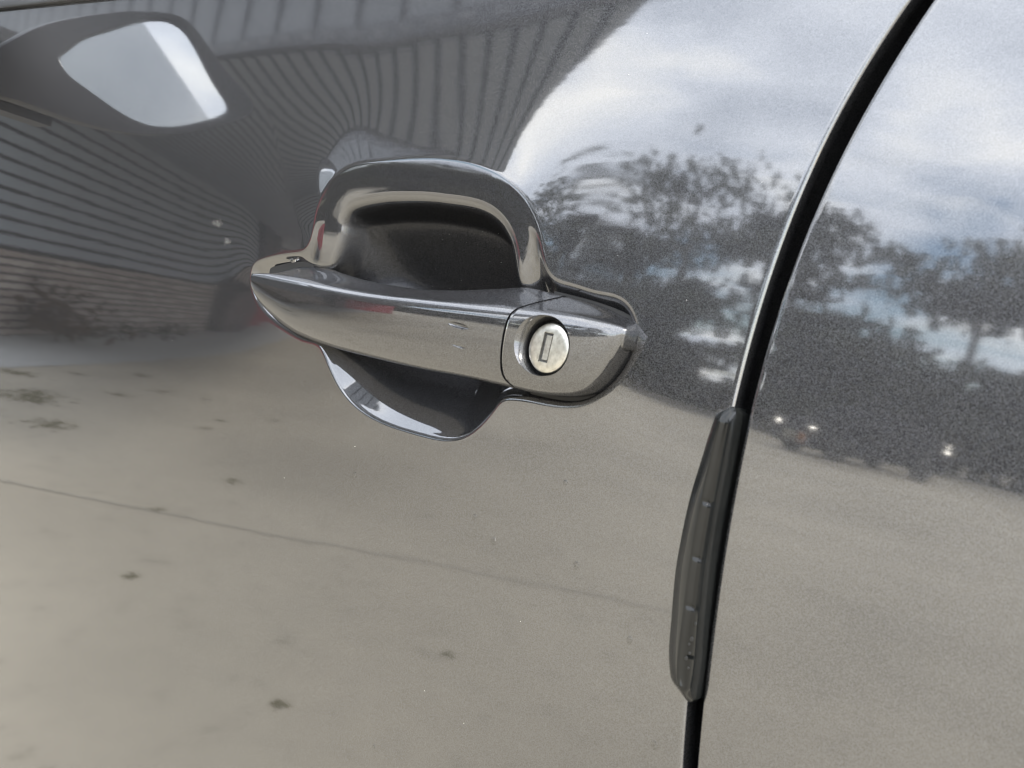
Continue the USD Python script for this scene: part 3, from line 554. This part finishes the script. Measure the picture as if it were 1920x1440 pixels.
tree(14.5, 33, 5.0, -0.4, 2.9, 50, 90, .26, M_LEAF[1], 'low olive tree between the dark rounded tree and the broad tree', 7)
tree(6.0, 32, 5.5, -0.4, 3.2, 50, 90, .28, M_LEAF[0], 'dark tree at the far right under the broad tree', 8)
tree(-4.0, 33, 8.0, 0.5, 8.0, 50, 80, .3, M_LEAF[1], 'tree beyond the right edge of the mirrored row', 9)
tree(41.0, 44, 5.0, 0.0, 4.0, 46, 80, .28, M_LEAF[0], 'small dark tree low behind the handle end cap', 10)
tree(56.0, 62, 9.0, -0.5, 7.5, 60, 90, .3, M_LEAF[0], 'tall dark tree far behind the red gate', 12)
tree(51.0, 60, 8.0, -0.5, 6.5, 60, 90, .3, M_LEAF[0], 'dark tree right of the tall dark tree behind the gate', 13)
tree(46.5, 50, 6.0, 0.0, 4.2, 46, 80, .28, M_LEAF[1], 'far small tree beyond the end of the canopy', 11)
rng = np.random.default_rng(20); hp = [at(52, 60), at(44, 62), at(36, 52), at(28, 40), at(20, 35), at(13, 32), at(6, 32), at(-4, 34), at(-16, 38)]
hl = LineString(hp); hc = []
for _ in range(5200):
    q = hl.interpolate(rng.random() * hl.length); hgt = 1.75 + .35 * math.sin(q.x * .9) + .25 * math.sin(q.y * 2.1 + q.x)
    hc.append((q.x + rng.normal() * .5, q.y + rng.normal() * .5, GZ + hgt * rng.random() ** .8))
obj('hedge', quads(np.array(hc), .34, rng, .8), M_LEAF[0], label='dark hedge running along the far edge of the yard', cat='hedge', kind='stuff')
bd = np.vstack([np.array(hp)])

# shrub by the brick wall
sc_ = A + wd * 1.35 + wn * 0.30; rng = np.random.default_rng(31)
shr = thing('shrub', 'rusty brown shrub growing against the brick wall', 'shrub', (*sc_, GZ))
pc = np.vstack([np.c_[sc_[0] + rng.normal(size=220) * .22, sc_[1] + rng.normal(size=220) * .22, GZ + .05 + np.abs(rng.normal(size=220)) * .18 + .05]])
obj('foliage', quads(pc, .055, rng, .8), M_LEAF[2], shr, kind='stuff'); obj('stem', cat([limb((*sc_, GZ), (*(sc_ + [a, .05]), GZ + .35), .012, .004, 5) for a in (-.1, 0, .12)]), M_BARK, shr)
for k in range(5):
    g = A + wd * (1.9 + k * .8) + wn * .12; w_ = thing('weed', ['low green weed at the brick wall nearest the rusty shrub', 'second green weed along the brick wall from the shrub', 'green weed midway along the brick wall', 'green weed past the middle of the brick wall', 'green weed nearest the far end of the brick wall'][k], 'weed', (*g, GZ), group='weeds along the foot of the brick wall')
    pc = np.c_[g[0] + rng.normal(size=60) * .16, g[1] + rng.normal(size=60) * .16, GZ + .02 + np.abs(rng.normal(size=60)) * .07]; obj('foliage', quads(pc, .04, rng, .8), M_LEAF[0], w_, kind='stuff')

# ------------------------------------------------------------------ parked car (reflected)
pc0 = at(15.8, 21.5); pa = math.radians(32.0); pf = np.array([-math.sin(pa), math.cos(pa)]); ps = np.array([pf[1], -pf[0]])
pcar = thing('parked_car', 'dark hatchback with lit lamps mirrored low in the rear panel', 'car', (*pc0, GZ))
def carpart(prof, w0, w1=None, off=0.0):   # profile (forward, up) extruded across; w1 = width at the top
    pg = Polygon(prof); t = trimesh.creation.extrude_polygon(pg, 1.0, engine='earcut'); t = trimesh.Trimesh(t.vertices, t.faces); 
    for _ in range(2): t = t.subdivide()
    u, zz, s_ = t.vertices[:, 0], t.vertices[:, 1], t.vertices[:, 2] * 2 - 1
    zz0, zz1 = zz.min(), zz.max(); wv = w0 if w1 is None else w0 + (w1 - w0) * (zz - zz0) / (zz1 - zz0)
    nose = 1 - 0.10 * sstep(1.5, 2.05, u)
    P = pc0[None] + u[:, None] * pf + (s_ * wv / 2 * nose)[:, None] * ps
    r = trimesh.Trimesh(np.c_[P, GZ + zz + off], t.faces, process=False); r.fix_normals(); return r
obj('body', carpart([(-2, .35), (-2.05, .75), (-1.95, .98), (.85, .98), (1.75, .84), (2.05, .66), (2.1, .4), (1.95, .22), (-1.9, .22)], 1.76), M_CARB, pcar, 35)
obj('cabin', carpart([(-1.85, .975), (-1.5, 1.40), (-.5, 1.50), (.1, 1.46), (.95, .975)], 1.66, 1.24), M_CARB, pcar, 35)
def cpt(u, s_, z): q = pc0 + u * pf + s_ * ps; return [q[0], q[1], GZ + z]
def patch(ps_): return np.array([cpt(*p) for p in ps_]), np.array([[0, 1, 2], [0, 2, 3]])
wsm = np.array([cpt(.20, -.62, 1.40), cpt(.20, .62, 1.40), cpt(.93, .76, 1.0), cpt(.93, -.76, 1.0)]) ; wsm = wsm + np.r_[pf * .02, .02]
obj('windscreen', (wsm, np.array([[0, 1, 2], [0, 2, 3]])), M_CARB, pcar)
for sd in (-1, 1):
    e1 = trimesh.creation.icosphere(2, 1.0); e1.vertices *= [.06, .06, .04]; e1.apply_translation(cpt(2.02, sd * .66, .68)); obj('headlight', e1, M_LAMP, pcar, True)
    for u in (-1.3, 1.35):
        wh = trimesh.creation.cylinder(.31, .2, sections=28); T = np.eye(4); T[:3, 2] = [*ps, 0]; T[:3, 0] = [*pf, 0]; T[:3, 1] = [0, 0, 1]; T[:3, 3] = cpt(u, sd * .80, .31); wh.apply_transform(T); wh.fix_normals(); obj('wheel', wh, M_BLACK, pcar, 40)
def cbox(u, s_, z, lu, ls, lz): 
    b = trimesh.creation.box([lu, ls, lz]); T = np.eye(4); T[:2, 0] = pf; T[:2, 1] = ps; T[:3, 3] = cpt(u, s_, z); b.apply_transform(T); b.fix_normals(); return b
obj('grille', cbox(2.07, 0, .56, .06, .8, .10), M_BLACK, pcar); obj('bumper', cbox(2.06, 0, .32, .10, 1.5, .14), M_HOUSING, pcar); obj('number_plate', cbox(2.13, 0, .42, .02, .5, .10), M_PLATE, pcar)
obj('turn_signal', cbox(2.07, .45, .42, .08, .22, .07), M_AMBER, pcar)
rl = trimesh.creation.icosphere(2, 1.0); rl.vertices *= [.07, .05, .05]; rl.apply_translation(cpt(-1.9, .86 if np.dot(ps, CM - pc0) > 0 else -.86, .92)); obj('rear_lamp', rl, M_LAMP, pcar, True)
